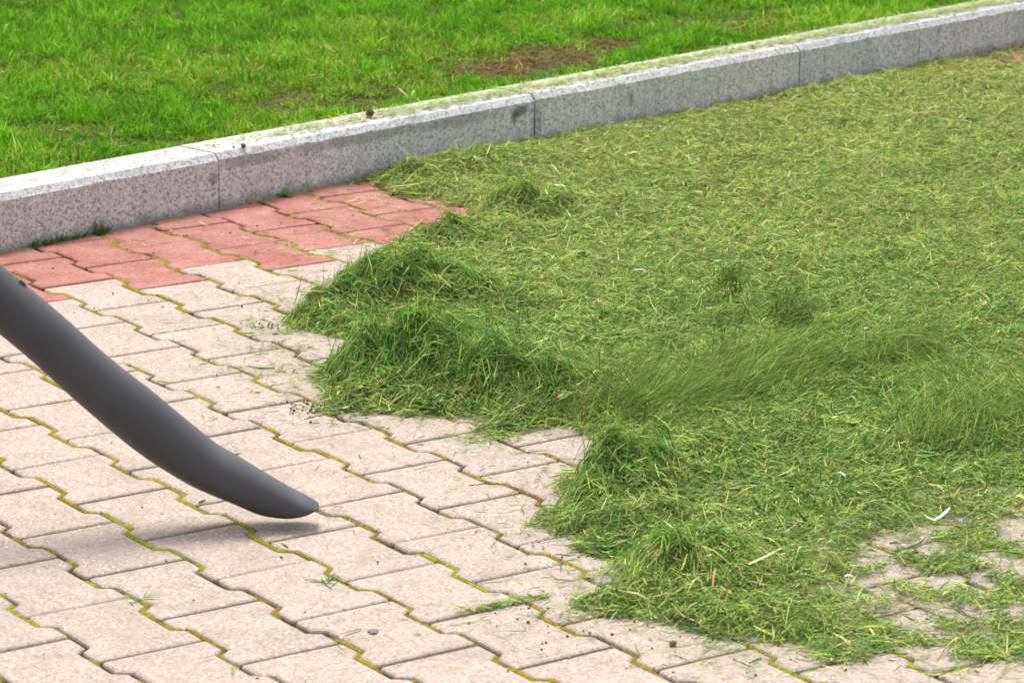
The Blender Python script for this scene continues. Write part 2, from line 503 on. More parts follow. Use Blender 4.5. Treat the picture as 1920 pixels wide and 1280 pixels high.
# moss growing in the joints (one body of moss, a part of the pavement)
def moss_mesh():
    V, Q, CC = [], [], []
    def strip(line, wid, top, seed, cover):
        line = np.array(line)
        seg = np.r_[0, np.cumsum(np.hypot(*np.diff(line, axis=0).T))]
        s = np.arange(0, seg[-1], .004)
        x = np.interp(s, seg, line[:, 0]); y = np.interp(s, seg, line[:, 1])
        tx = np.gradient(x); ty = np.gradient(y); q = np.hypot(tx, ty) + 1e-9
        nx, ny = -ty / q, tx / q
        n1 = fbm(x + seed * 3.1, y, .035, 50); n2 = fbm(x, y + seed * 1.7, .16, 54); n3 = RNG.random(len(s))
        fill = smoothstep(cover - .17, cover + .13, .55 * n2 + .45 * n1)
        h = -.0085 + fill * (top + .0085) * (.80 + .30 * n3)
        W = wid * np.clip(.05 + 1.75 * n1 + .3 * (n3 - .5), .25, 1.7)
        base = len(V)
        hue = fbm(x, y, .22, 60) + .25 * (RNG.random(len(s)) - .5)
        brown, olive, lime = np.array((.17, .095, .028)), np.array((.28, .225, .030)), np.array((.25, .31, .03))
        c = np.where((hue < .55)[:, None], brown + (olive - brown) * np.clip((hue[:, None] - .18) / .2, 0, 1), olive + (lime - olive) * np.clip((hue[:, None] - .64) / .14, 0, 1))
        c = c * (1 - .55 * (1 - fill[:, None])) * (.8 + .4 * n3[:, None])
        prof = ((-1, -.35), (-.5, .8), (0, 1.0), (.5, .75), (1, -.35))
        for i in range(len(s)):
            for a, b in prof:
                jit = .0009 * (random.random() - .5)
                zz = h[i] if b >= 1 else -.010 + (h[i] + .010) * max(0, b)
                V.append((x[i] + nx[i] * (a * W[i] + jit), y[i] + ny[i] * (a * W[i] + jit), zz + jit)); CC.append(c[i])
        for i in range(len(s) - 1):
            for k in range(4):
                a = base + i * 5 + k; Q.append((a, a + 5, a + 6, a + 1))
    for j in range(-6, 40):
        us = []
        for k in range(-44, 32):
            uc = k * .5 + .25
            us += [uc - TR / L, uc + TR / L]
        run = []
        for u in us:
            # just before a step the line keeps its old level, just after it has the new one
            uu = u - 1e-3 if (us.index(u) % 2 == 0) else u + 1e-3
            x, y = j * P + wave(j, uu), -u * L
            ok = kerb_perp(x, y) < -.004 and in_frame(x, y, 160) and float(mat_dist(np.array([x]), np.array([y]))[0]) < .12
            ok = ok or (in_frame(x, y, 100) and kerb_perp(x, y) < -.004 and float(thinness(np.array([x]), np.array([y]))[0]) > .35)
            if ok: run.append((x, y))
            else:
                if len(run) > 1: strip(run, .0060, .0010, j, .45)
                run = []
        if len(run) > 1: strip(run, .0060, .0010, j, .45)
    for (j, u0, cx, cy, mid, colr), dd in zip(cands, dist_):
        if dd > .1 or not in_frame(*mid, 120): continue
        if kerb_perp(cx, cy) > -.02: continue
        strip([(cx - P / 2, cy), (cx + P / 2, cy)], .0034, -.0012, j + u0, .60 if random.random() < .72 else .40)
    # the foot of the kerb
    a = np.arange(.9, 2.1, .02)
    strip([tuple(kerb_pt(t, -.004)) for t in a], .006, .001, 3, .42)
    return V, Q, CC
V, Q, CC = moss_mesh()
tag(mesh_np('joint_moss', V, quads=Q, mats=(M['moss'],), col=np.array(CC), parent=pavement), kind='stuff')

# ------------------------------------------------------------------ granite kerb
KTOP, KCH, KW = .112, .012, .122
def rot_obj(o): o.rotation_euler = (0, 0, math.atan(KS))
# mortar core inside the joints
def extrude_profile(name, prof, a0, a1, mat, parent=None, sub=1, wob=0):
    """profile in (perp, z), run along the kerb from a0 to a1; mesh is in the kerb's own axes"""
    n = len(prof); V = []; F = []
    st = np.linspace(a0, a1, sub + 1)
    for i, a in enumerate(st):
        for p, z in prof:
            w_ = wob if 0 <= i <= sub else 0
            V.append((a, KOFF + p + random.uniform(-w_, w_), z + random.uniform(-w_, w_) * .6))
    for i in range(sub):
        for k in range(n):
            m = (k + 1) % n
            F.append((i * n + k, i * n + m, (i + 1) * n + m, (i + 1) * n + k))
    F.append(tuple(reversed(range(n)))); F.append(tuple(sub * n + k for k in range(n)))
    me = bpy.data.meshes.new(name); me.from_pydata(V, [], F); me.materials.append(mat)
    bm = bmesh.new(); bm.from_mesh(me); bmesh.ops.recalc_face_normals(bm, faces=bm.faces); bm.to_mesh(me); bm.free()
    me.update()
    return link(name, me, parent)
core = [(.006, -.10), (.006, .092), (.016, .104), (KW - .006, .104), (KW - .006, -.10)]
kerb = extrude_profile('kerb', core, -1.2, 9.2, M['mortar'])
rot_obj(kerb)
tag(kerb, 'grey granite kerb between the lawn and the paving', kind='structure')
joints = [-1.2, -.25, .745, 1.690, 2.633, 3.585, 4.077, 5.03, 5.98, 6.93, 7.9, 9.2]
for i in range(len(joints) - 1):
    g = .0008 if abs(joints[i] - 4.077) < .01 else .0020
    dp = random.uniform(-.0012, .0012); dz = random.uniform(-.0012, .0012)
    prof = [(dp, -.10), (dp, .0985 + dz), (dp + .0016, .1005 + dz), (dp + KCH, KTOP - .0008 + dz), (dp + KCH + .004, KTOP + dz), (KW - .004, KTOP + dz), (KW, KTOP - .004 + dz), (KW, -.10)]
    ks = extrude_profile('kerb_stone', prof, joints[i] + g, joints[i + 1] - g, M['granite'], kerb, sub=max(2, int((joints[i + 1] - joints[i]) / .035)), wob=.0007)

# ------------------------------------------------------------------ lawn ground
LZ = .088
lawn_pts = [kerb_pt(-far, KW - .002), kerb_pt(far, KW - .002), kerb_pt(far, far), kerb_pt(-far, far)]
quad_sheet('lawn', lawn_pts, LZ, M['soil'])

# ------------------------------------------------------------------ blades
def blades(pos, az, pitch, length, width, bend, prof=(.8, 1.0, .75, .08), roll=None, ridge=0):
    """n curved blades as strips of quads. az: heading, pitch: start angle above the ground, bend: total change of pitch along the blade"""
    n = len(pos); k = len(prof)
    V = np.empty((n, k, 2, 3), np.float32)
    p = pos.copy()
    ph = pitch.copy()
    side = np.stack([-np.sin(az), np.cos(az), np.zeros(n)], 1)
    if roll is not None:
        up = np.stack([-np.cos(az) * np.sin(pitch), -np.sin(az) * np.sin(pitch), np.cos(pitch)], 1)
        side = side * np.cos(roll)[:, None] + up * np.sin(roll)[:, None]
    for i, wv in enumerate(prof):
        V[:, i, 0] = p - side * (width * wv * .5)[:, None]
        V[:, i, 1] = p + side * (width * wv * .5)[:, None]
        st = length / (k - 1)
        p = p + np.stack([np.cos(az) * np.cos(ph), np.sin(az) * np.cos(ph), np.sin(ph)], 1) * st[:, None]
        ph = ph + bend / (k - 1)
    idx = np.arange(n)[:, None] * (2 * k)
    q = []
    for i in range(k - 1):
        q.append(np.concatenate([idx + 2 * i, idx + 2 * i + 1, idx + 2 * i + 3, idx + 2 * i + 2], 1))
    Q = np.stack(q, 1).reshape(-1, 4)
    return V.reshape(-1, 3), Q, 2 * k

def frame_filter(x, y, z, margin):
    R = np.array(cam.rotation_euler.to_matrix())
    X = np.stack([x - CAM[0], y - CAM[1], z - CAM[2]], 1) @ R
    px = 960 + 6189.57 * X[:, 0] / -X[:, 2]; py = 640 - 6189.57 * X[:, 1] / -X[:, 2]
    return (px > -margin) & (px < 1920 + margin) & (py > -margin) & (py < 1280 + margin)

def pick(cols, n, wts):
    cols = np.array(cols); k = RNG.choice(len(cols), n, p=np.array(wts) / sum(wts))
    c = cols[k] * RNG.uniform(.78, 1.22, (n, 1)) * RNG.uniform(.93, 1.07, (n, 3))
    return c

# --- living lawn
def lawn():
    N = 345000
    a = RNG.uniform(.6, 5.6, N); pp = KW + .002 + 2.9 * RNG.random(N) ** 1.25
    x = a * kt[0] + (pp + KOFF) * kn[0]; y = a * kt[1] + (pp + KOFF) * kn[1]
    keep = frame_filter(x, y, np.full(N, .10), 260)
    x, y, pp = x[keep], y[keep], pp[keep]
    # tufts: pull blades towards clump centres
    tx, ty = vnoise(x, y, .06, 70) - .5, vnoise(x, y, .06, 71) - .5
    x = x + tx * .035; y = y + ty * .035
    ok = kerb_perp(x, y) > KW + .001
    x, y = x[ok], y[ok]
    n = len(x)
    dead = np.zeros(n)
    for cx, cy, rx, ry, am in [(2.40, 2.54, .12, .16, .85), (2.62, 2.61, .12, .19, .9), (2.50, 2.58, .2, .13, .62), (2.84, 2.68, .07, .10, .95), (1.82, 2.476, .06, .12, .55), (1.87, 2.33, .12, .10, .7), (1.69, 2.366, .12, .09, .55), (3.25, 2.80, .28, .16, .45), (1.19, 2.42, .2, .1, .45), (1.25, 2.2, .2, .1, .4), (2.1, 2.42, .16, .08, .5), (3.5, 2.95, .25, .12, .38)]:
        dead = np.maximum(dead, am * np.minimum(1, 1.35 * elong(x, y, cx, cy, rx, ry)))
    dead = np.clip(dead * (.35 + 1.3 * fbm(x, y, .07, 80)), 0, 1)
    lush = fbm(x, y, .45, 84)
    dry = smoothstep(.50, .70, fbm(x, y, .30, 88) + .12 * smoothstep(1.0, 2.4, kerb_perp(x, y)) * (kerb_along(x, y) < 3) + .16 * smoothstep(1.9, 1.3, kerb_along(x, y)) + .10 * np.exp(-((kerb_perp(x, y) - .3) / .12) ** 2))
    isdead = RNG.random(n) < smoothstep(.15, .8, dead)
    isdry = (RNG.random(n) < .09 + .42 * dry) & ~isdead
    c = pick([(.115, .30, .008), (.16, .39, .010), (.075, .20, .012), (.26, .48, .05)], n, [4, 4.2, 3.0, .6])
    c[isdry] = pick([(.36, .40, .05), (.24, .31, .025), (.46, .43, .11)], int(isdry.sum()), [3, 4, 1])
    c[isdead] = pick([(.17, .085, .034), (.10, .052, .022), (.27, .16, .06), (.20, .17, .05)], int(isdead.sum()), [4, 3, 2, 1.5])
    c *= (.82 + .36 * lush)[:, None]
    tuftv = vnoise(x, y, .055, 96)
    c *= (.62 + .72 * tuftv)[:, None]
    flow = 2 * np.pi * vnoise(x, y, .05, 92) * 2.0
    az = flow + RNG.normal(0, 1.1, n)
    pitch = np.clip(RNG.normal(.95, .36, n), .05, 1.5)
    ln = RNG.uniform(.016, .044, n) * (.45 + 1.1 * tuftv)
    pitch[isdead] = RNG.uniform(.0, .5, isdead.sum()); ln[isdead] *= .75
    pitch[isdry] *= RNG.uniform(.3, 1, isdry.sum())
    short = dead > .3
    ln[short & ~isdead] *= .55
    bend = -RNG.uniform(.1, 1.9, n)
    wd = RNG.uniform(.0015, .0037, n)
    pos = np.stack([x, y, np.full(n, LZ - .002)], 1)
    V, Q, k = blades(pos, az, pitch, ln, wd, bend, prof=(.85, 1.0, .10), roll=RNG.normal(0, .5, n))
    col = np.repeat(c, k, 0)
    print('lawn blades', n)
    return mesh_np('lawn_grass', V, quads=Q, mats=(M['grass'],), col=col)
tag(lawn(), 'mown green lawn with brown worn patches behind the kerb', 'lawn grass', kind='stuff')

# --- sheet and heaps of grass clippings
GREENS = [(.180, .310, .050), (.120, .225, .038), (.255, .385, .080), (.140, .290, .085), (.060, .125, .024)]
STRAWS = [(.45, .46, .13), (.38, .43, .08), (.60, .57, .24), (.27, .16, .07)]
# loose blades strayed onto the bare pavers: from x, y to x, y, spread, count
WISPS = [(.33, -.40, .46, -.40, .006, 170), (.76, .92, .86, .86, .025, 70), (.74, .80, .80, .74, .025, 80), (.69, .84, .66, .78, .04, 34), (.78, .25, .87, .25, .014, 170), (.95, 1.25, 1.05, 1.18, .04, 40),
         (1.0, 1.75, 1.5, 1.6, .09, 70), (1.45, 1.75, 1.65, 1.62, .06, 90), (.45, -.47, .53, -.42, .025, 90), (.2, -.1, .95, 1.25, .16, 120), (-.1, -.4, .5, -.7, .15, 70), (1.15, 1.5, 1.5, 1.46, .03, 60), (.52, -.62, .60, -.70, .03, 60)]
def clippings():
    N = 2300000
    u = RNG.uniform(-.3, 4.3, N); v = RNG.uniform(-1.3, 2.6, N)
    x = .3 + u * RIGHT[0] * 0 + RNG.uniform(0, 4.6, N) ; y = RNG.uniform(-1.35, 2.75, N)
    keep = frame_filter(x, y, np.full(N, .02), 200) & (kerb_perp(x, y) < -.004)
    x, y = x[keep], y[keep]
    d = mat_dist(x, y)
    th = thinness(x, y)
    patch = fbm(x, y, .046, 40)
    de = d + (fbm(x, y, .07, 30) - .5) * .085
    prob = smoothstep(-.018, .022, de)
    prob = prob * (1 - th * (.10 + .89 * smoothstep(.45, .57, patch)))
    prob = np.maximum(prob, .085 * np.exp(np.minimum(d, 0) / .05) + .010 * np.exp(np.minimum(d, 0) / .12))
    camd = np.hypot(x - CAM[0], y - CAM[1])
    prob *= np.clip((5.4 / camd) ** .7, .5, 1.0)
    e0 = .012
    prob *= np.clip(.70 + 2.2 * np.abs(mat_height(x + e0, y, None) - mat_height(x - e0, y, None)) / (2 * e0), 0, 1)
    ok = RNG.random(len(x)) < prob
    x, y, d, th, camd = x[ok], y[ok], d[ok], th[ok], camd[ok]
    ex = []
    for x0, y0, x1, y1, sg, m in WISPS:
        t = RNG.random(m)
        ex.append(np.stack([x0 + (x1 - x0) * t + RNG.normal(0, sg, m), y0 + (y1 - y0) * t + RNG.normal(0, sg, m)], 1))
    ex = np.concatenate(ex)
    x = np.r_[x, ex[:, 0]]; y = np.r_[y, ex[:, 1]]
    d = mat_dist(x, y); th = thinness(x, y); camd = np.hypot(x - CAM[0], y - CAM[1])
    n = len(x)
    h = mat_height(x, y, d)
    e = .012
    gx = (mat_height(x + e, y) - h) / e; gy = (mat_height(x, y + e) - h) / e
    heap = smoothstep(.03, .075, h)
    depth = RNG.random(n) ** 1.6
    z = h - depth * np.minimum(.012, h * .6) + .0015 + RNG.random(n) * .004
    az = RNG.uniform(0, 2 * np.pi, n)
    sel = RNG.random(n) < .35               # combed along the sweep of the blower
    az[sel] = -.25 + RNG.normal(0, .55, sel.sum()) + np.pi * (RNG.random(sel.sum()) < .5)
    slope = np.arctan(gx * np.cos(az) + gy * np.sin(az))
    pitch = np.clip(slope, -1.0, 1.0) + RNG.normal(.09, .22, n) + heap * RNG.normal(.06, .30, n)
    loose = d < .005
    pitch[loose] = RNG.uniform(0, .10, loose.sum())
    ln = RNG.lognormal(np.log(.0175), .48, n); ln = np.clip(ln, .005, .070)
    ln *= 1 + .55 * heap
    wd = RNG.uniform(.0008, .0019, n) * (1 + .9 * (RNG.random(n) < .09))
    bend = RNG.normal(-.35, .75, n) - .15 * heap
    bend[loose] = RNG.normal(0, .15, loose.sum())
    straw = np.clip(.31 + .22 * smoothstep(5.2, 7.5, camd) - .12 * heap + .25 * (fbm(x, y, .25, 44) - .5), .04, .7)
    iss = RNG.random(n) < straw
    c = pick(GREENS, n, [4, 3, 3, 2, 1.3])
    c[iss] = pick(STRAWS, int(iss.sum()), [4, 4, 1.6, .6])
    c *= RNG.lognormal(-.05, .32, n)[:, None]
    c = np.clip(c, .01, .7)
    tone = fbm(x, y, .07, 47)
    c *= (1 + .5 * (tone - .5) * np.clip(1.6 - .12 * camd, .5, 1))[:, None]
    fresh = heap > .5
    c[fresh] *= np.array((.90, .97, .86))
    pos = np.stack([x - np.cos(az) * ln * .5, y - np.sin(az) * ln * .5, z - np.sin(np.clip(slope, -1, 1)) * ln * .5], 1)
    pos[:, 2] = np.maximum(pos[:, 2], .0012)
    inside_k = kerb_perp(pos[:, 0], pos[:, 1]) < -.001
    pos, az, pitch, ln, wd, bend, c = (q[inside_k] for q in (pos, az, pitch, ln, wd, bend, c))
    n = len(pos)
    V, Q, k = blades(pos, az, pitch, ln, wd, bend, prof=(.75, 1.0, .35), roll=RNG.normal(0, .55, n))
    V[:, 2] = np.maximum(V[:, 2], .0008)
    col = np.repeat(c, k, 0)
    # matted body under the top blades
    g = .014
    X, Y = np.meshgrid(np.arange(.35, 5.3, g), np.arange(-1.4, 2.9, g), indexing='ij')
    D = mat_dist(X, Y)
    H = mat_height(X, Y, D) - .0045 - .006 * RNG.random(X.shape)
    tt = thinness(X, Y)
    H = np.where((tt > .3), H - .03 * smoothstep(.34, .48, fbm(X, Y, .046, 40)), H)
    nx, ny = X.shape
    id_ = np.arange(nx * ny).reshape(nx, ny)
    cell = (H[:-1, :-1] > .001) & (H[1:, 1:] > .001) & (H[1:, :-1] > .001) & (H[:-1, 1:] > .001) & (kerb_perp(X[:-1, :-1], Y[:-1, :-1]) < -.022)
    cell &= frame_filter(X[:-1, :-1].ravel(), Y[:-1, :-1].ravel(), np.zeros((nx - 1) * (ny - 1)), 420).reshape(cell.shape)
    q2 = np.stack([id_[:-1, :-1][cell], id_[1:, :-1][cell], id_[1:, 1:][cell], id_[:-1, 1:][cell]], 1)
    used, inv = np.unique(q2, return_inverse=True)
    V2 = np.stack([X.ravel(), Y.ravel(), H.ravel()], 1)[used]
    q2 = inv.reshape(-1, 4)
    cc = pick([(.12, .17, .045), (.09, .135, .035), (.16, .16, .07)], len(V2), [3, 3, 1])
    Vall = np.concatenate([V, V2]); Qall = np.concatenate([Q, q2 + len(V)])
    print('clippings', n, 'sheet', len(q2))
    return mesh_np('grass_clippings', Vall, quads=Qall, mats=(M['clip'],), col=np.concatenate([col, cc]))
tag(clippings(), 'mat and heaps of cut grass swept over the paving', 'grass clippings', kind='stuff')

# --- thin scatter on top of the kerb
def kerb_clippings():
    N = 17000
    a = RNG.uniform(1.0, 5.2, N); q = RNG.random(N)
    p = KCH + .006 + (KW - KCH - .012) * q
    dens = .06 + .94 * smoothstep(1.6, 2.4, a)
    dens = dens * np.clip(.25 + 1.3 * fbm(a, p, .05, 110), 0, 1) * np.exp(-((q - .45) / .34) ** 2)
    ok = RNG.random(N) < dens
    a, p = a[ok], p[ok]; n = len(a)
    x = a * kt[0] + (p + KOFF) * kn[0]; y = a * kt[1] + (p + KOFF) * kn[1]
    az = math.atan(KS) + RNG.normal(0, .8, n) + np.pi * (RNG.random(n) < .5)
    ln = RNG.uniform(.006, .034, n)
    pos = np.stack([x, y, np.full(n, KTOP + .0024) + RNG.random(n) * .003], 1)
    c = pick([(.25, .37, .06), (.42, .46, .13), (.50, .46, .20), (.16, .25, .04)], n, [3, 4, 2, 2])
    V, Q, k = blades(pos, az, RNG.uniform(-.03, .14, n), ln, RNG.uniform(.0013, .0034, n), RNG.normal(-.1, .2, n), prof=(.7, 1, .4))
    V[:, 2] = np.maximum(V[:, 2], KTOP + .0015)
    return mesh_np('scattered_clippings', V, quads=Q, mats=(M['clip'],), col=np.repeat(c, k, 0))
tag(kerb_clippings(), 'thin scatter of cut grass lying on top of the granite kerb', 'grass clippings', kind='stuff')

# --- clippings in flight, driven off by the air stream
def flying():
    P_, AZ, PI_, LN, WD, BE, CO = [], [], [], [], [], [], []
    def puff(n, p0, p1, side, h0, h1, hs, az_s, pitch_m, pitch_s, ln, wd, curve=0.0, pw=1.0, shade=1.0):
        t = RNG.random(n) ** pw
        lat = RNG.normal(0, 1, n)
        x = p0[0] + (p1[0] - p0[0]) * t; y = p0[1] + (p1[1] - p0[1]) * t
        dx, dy = p1[0] - p0[0], p1[1] - p0[1]; q = math.hypot(dx, dy)
        wdt = side[0] + (side[1] - side[0]) * t
        x = x - dy / q * lat * wdt; y = y + dx / q * lat * wdt
        z = h0 + (h1 - h0) * t + np.abs(RNG.normal(0, 1, n)) * (hs[0] + (hs[1] - hs[0]) * t)
        az = math.atan2(dy, dx) + RNG.normal(0, az_s, n) - curve * t
        P_.append(np.stack([x, y, np.maximum(z, .012)], 1)); AZ.append(az)
        PI_.append(pitch_m[0] + (pitch_m[1] - pitch_m[0]) * t + RNG.normal(0, pitch_s, n))
        LN.append(RNG.uniform(*ln, n)); WD.append(RNG.uniform(*wd, n)); BE.append(RNG.normal(-.35, .25, n))
        CO.append(pick([(.17, .28, .045), (.22, .33, .055), (.12, .20, .035), (.36, .38, .12)], n, [4, 4, 2.5, 1]) * shade)
    # main plume lifting off the edge of the mat: many small overlapping swirls
    for i in range(26):
        t = i / 25
        x0 = .95 + .62 * t + random.gauss(0, .035); y0 = .19 + .05 * t + random.gauss(0, .055)
        hd = random.gauss(.18, .38)
        r_ = random.uniform(.06, .16)
        rise = (.85 - .75 * t) + random.gauss(0, .16)
        puff(random.randint(90, 240), (x0, y0), (x0 + r_ * math.cos(hd), y0 + r_ * math.sin(hd)), (random.uniform(.012, .035), random.uniform(.015, .05)),
             .006 + .02 * t, .03 + .03 * random.random(), (.016, .024), .28, (rise, rise - random.uniform(.2, .6)), .28, (.020, .070), (.0006, .0015), random.uniform(-.3, .5), 1.0, random.uniform(.62, 1.15))
    # small clump thrown higher
    puff(300, (1.575, .60), (1.565, .63), (.026, .026), .05, .07, (.034, .030), 3.0, (.1, .3), 1.0, (.010, .030), (.0010, .0022), shade=.62)
    puff(520, (1.60, .53), (1.65, .50), (.036, .036), .02, .02, (.024, .022), 3.0, (0, 0), .6, (.010, .034), (.0010, .0022), shade=.58)
    puff(70, (1.56, .62), (1.66, .46), (.05, .05), .02, .05, (.05, .03), 3.0, (0, 0), .9, (.010, .030), (.0009, .0018), shade=.9)
    # clump on the right, falling
    puff(900, (1.42, .02), (1.62, -.22), (.06, .06), .08, .03, (.03, .02), .7, (-.35, -.6), .25, (.03, .075), (.0007, .0017))
    puff(700, (1.28, -.20), (1.42, -.14), (.04, .05), .02, .06, (.02, .02), .5, (.5, .3), .3, (.025, .06), (.0008, .0018))
    # loose haze of single blades over the mat
    puff(1500, (1.35, .35), (2.6, .75), (.22, .35), .02, .05, (.04, .06), .5, (.1, .0), .35, (.015, .05), (.0006, .0014))
    pos, az, pi_, ln, wd, be, co = (np.concatenate(q) for q in (P_, AZ, PI_, LN, WD, BE, CO))
    V, Q, k = blades(pos, az, pi_, ln, wd, be, prof=(.3, 1.0, .9, .15), roll=RNG.normal(0, .8, len(pos)))
    V[:, 2] = np.maximum(V[:, 2], .004)
    return mesh_np('flying_clippings', V, quads=Q, mats=(M['clip'],), col=np.repeat(co, k, 0))
tag(flying(), 'cut grass flying off the mat in the stream of air', 'grass clippings', kind='stuff')

# ------------------------------------------------------------------ leaf blower tube
def plastic():
    m, nt, n, l, b = nodes('dark_grey_plastic')
    pos = geo_pos(n)
    t = noise(n, l, pos, 14, 5, .6)
    r = ramp(n, [(.3, (.043, .041, .046)), (.7, (.058, .055, .060))]); l.new(t.outputs[0], r.inputs[0])
    t3 = noise(n, l, pos, 90, 4, .7)
    r3 = ramp(n, [(.60, (0, 0, 0)), (.75, (1, 1, 1))]); l.new(t3.outputs[0], r3.inputs[0])
    sc = n.new('ShaderNodeMath'); sc.operation = 'MULTIPLY'; l.new(r3.outputs[0], sc.inputs[0]); sc.inputs[1].default_value = .45
    c = mix(n, l, 'MIX', sc.outputs[0], r.outputs[0], (.085, .078, .065))
    l.new(c, b.inputs['Base Color'])
    rr = ramp(n, [(.3, (.46,) * 3), (.7, (.60,) * 3)]); l.new(t3.outputs[0], rr.inputs[0]); l.new(rr.outputs[0], b.inputs['Roughness'])
    b.inputs['Specular IOR Level'].default_value = .5
    t2 = noise(n, l, pos, 900, 2, .5)
    bp = n.new('ShaderNodeBump'); bp.inputs['Strength'].default_value = .12; bp.inputs['Distance'].default_value = .0005
    l.new(t2.outputs[0], bp.inputs['Height']); l.new(bp.outputs[0], b.inputs['Normal'])
    return m
M['plastic'] = plastic()

BG = (0.346552, 0.0387477)
def tube_mesh(name, secs, parent, seg=40, hollow=True, cap_start=False, cap_end=False, wall=.003, mat=None):
    """secs: (s across view, z, radius in plane, radius sideways) measured in the blower's own upright plane"""
    pts = [Vector((s, 0, z)) for s, z, *_ in secs]
    V, F = [], []
    n = len(secs)
    def frame(i):
        a = pts[max(0, i - 1)]; b = pts[min(n - 1, i + 1)]
        t = (b - a).normalized(); u = Vector((-t.z, 0, t.x)); return t, u
    def ring(i, dr):
        t, u = frame(i); r1, r2 = secs[i][2] - dr, secs[i][3] - dr
        sk = secs[i][4] if len(secs[i]) > 4 else 0
        for k in range(seg):
            a = 2 * math.pi * k / seg
            ca, sa = math.cos(a), math.sin(a)
            e = 1.0 - .18 * min(1, max(0, (r2 - r1) / max(r2, 1e-6) * 2.5))
            ca, sa = math.copysign(abs(ca) ** e, ca), math.copysign(abs(sa) ** e, sa)
            q = pts[i] + u * (r1 * sa) + Vector((0, r2 * ca, 0)) + t * (sk * sa)
            V.append(tuple(q))
    for i in range(n): ring(i, 0)
    for i in range(n - 1):
        for k in range(seg):
            m = (k + 1) % seg
            F.append((i * seg + k, i * seg + m, (i + 1) * seg + m, (i + 1) * seg + k))
    if hollow:
        o = len(V)
        for i in range(n): ring(i, wall)
        for i in range(n - 1):
            for k in range(seg):
                m = (k + 1) % seg
                F.append((o + i * seg + m, o + i * seg + k, o + (i + 1) * seg + k, o + (i + 1) * seg + m))
        for k in range(seg):
            m = (k + 1) % seg
            F.append((k, o + k, o + m, m)); e = (n - 1) * seg
            F.append((e + m, o + e + m, o + e + k, e + k))
    if cap_start: F.append(tuple(range(seg)))
    if cap_end: F.append(tuple((n - 1) * seg + k for k in reversed(range(seg))))
    me = bpy.data.meshes.new(name); me.from_pydata(V, [], F); me.materials.append(mat or M['plastic'])
    bm = bmesh.new(); bm.from_mesh(me); bmesh.ops.recalc_face_normals(bm, faces=bm.faces); bm.to_mesh(me); bm.free()
    me.polygons.foreach_set('use_smooth', np.ones(len(me.polygons), bool)); me.update()
    return link(name, me, parent)

blower = bpy.data.objects.new('leaf_blower', None); C.objects.link(blower)
blower.location = (BG[0], BG[1], 0); blower.rotation_euler = (0, 0, -.60647)
tag(blower, 'dark grey plastic leaf blower tube reaching in from the left above the pavers', 'leaf blower')

# outline of the tube in its upright plane (upper edge, lower edge), from the wide end to the mouth
up = np.array([(-.368, .337), (-.319, .294), (-.26, .239), (-.202, .192), (-.172, .166), (-.143, .141), (-.113, .116), (-.083, .098), (-.053, .079), (-.023, .061), (.004, .0450), (.019, .0362), (.0275, .0290)])
lo = np.array([(-.421, .284), (-.371, .241), (-.311, .184), (-.254, .1325), (-.222, .106), (-.190, .0835), (-.157, .0635), (-.122, .0465), (-.090, .0330), (-.057, .0185), (-.028, .0138), (.001, .0162), (.0235, .0258)])
mid = (up + lo) / 2; rad = np.hypot(*(up - lo).T) / 2
secs = []
for i in range(len(mid)):
    f = smoothstep(6, 11.5, i)
    t = mid[min(i + 1, len(mid) - 1)] - mid[max(i - 1, 0)]; t = t / np.hypot(*t)
    d = up[i] - lo[i]
    skew = float(d @ t) / 2
    r_in = math.sqrt(max(rad[i] ** 2 - skew ** 2, 1e-6))
    secs.append((mid[i, 0], mid[i, 1], r_in, float((.0385 * (1 - f) + .028 * f) * (.72 if i == len(mid) - 1 else 1)), skew))
# refine with a smooth interpolation
def refine(secs, m=6):
    a = np.array(secs); n = len(a); out = []
    for i in range(n - 1):
        p0, p1, p2, p3 = a[max(0, i - 1)], a[i], a[i + 1], a[min(n - 1, i + 2)]
        for k in range(m):
            t = k / m
            out.append(tuple(.5 * ((2 * p1) + (p2 - p0) * t + (2 * p0 - 5 * p1 + 4 * p2 - p3) * t * t + (3 * p1 - p0 - 3 * p2 + p3) * t ** 3)))
    out.append(tuple(a[-1])); return out
dirv = np.array((-.760, .650))
secs = [(float(mid[0, 0] + dirv[0] * .085), float(mid[0, 1] + dirv[1] * .085), secs[0][2], .0385, 0.0)] + secs
tube_mesh('nozzle', refine(secs), blower)
p0 = np.array((mid[0, 0], mid[0, 1]))
def along(d): q = p0 + dirv * d; return float(q[0]), float(q[1])
ext = [(*along(.076), .0372, .0372), (*along(.14), .0375, .0375), (*along(.34), .0378, .0378), (*along(.62), .038, .038)]
tube_mesh('tube', ext[::-1], blower)
col_ = [(*along(d), r, r) for d, r in ((.070, .0388), (.074, .0402), (.084, .0410), (.125, .0412), (.132, .0404), (.135, .0385))]
tube_mesh('collar', col_[::-1], blower, hollow=True, wall=.0036)
# latch lug on the upper side of the joint
bm = bmesh.new()
bmesh.ops.create_cube(bm, size=1)
bmesh.ops.scale(bm, vec=(.016, .012, .006), verts=bm.verts)
bmesh.ops.bevel(bm, geom=bm.edges[:], offset=.003, segments=3, affect='EDGES')
me = bpy.data.meshes.new('latch'); bm.to_mesh(me); bm.free(); me.materials.append(M['plastic'])
lt = link('latch', me, blower)
nv = np.array((.650, .760))
q = p0 + dirv * .008 + nv * .0375
lt.location = (q[0], 0, q[1]); lt.rotation_euler = (0, math.atan2(.65, .76) , 0)

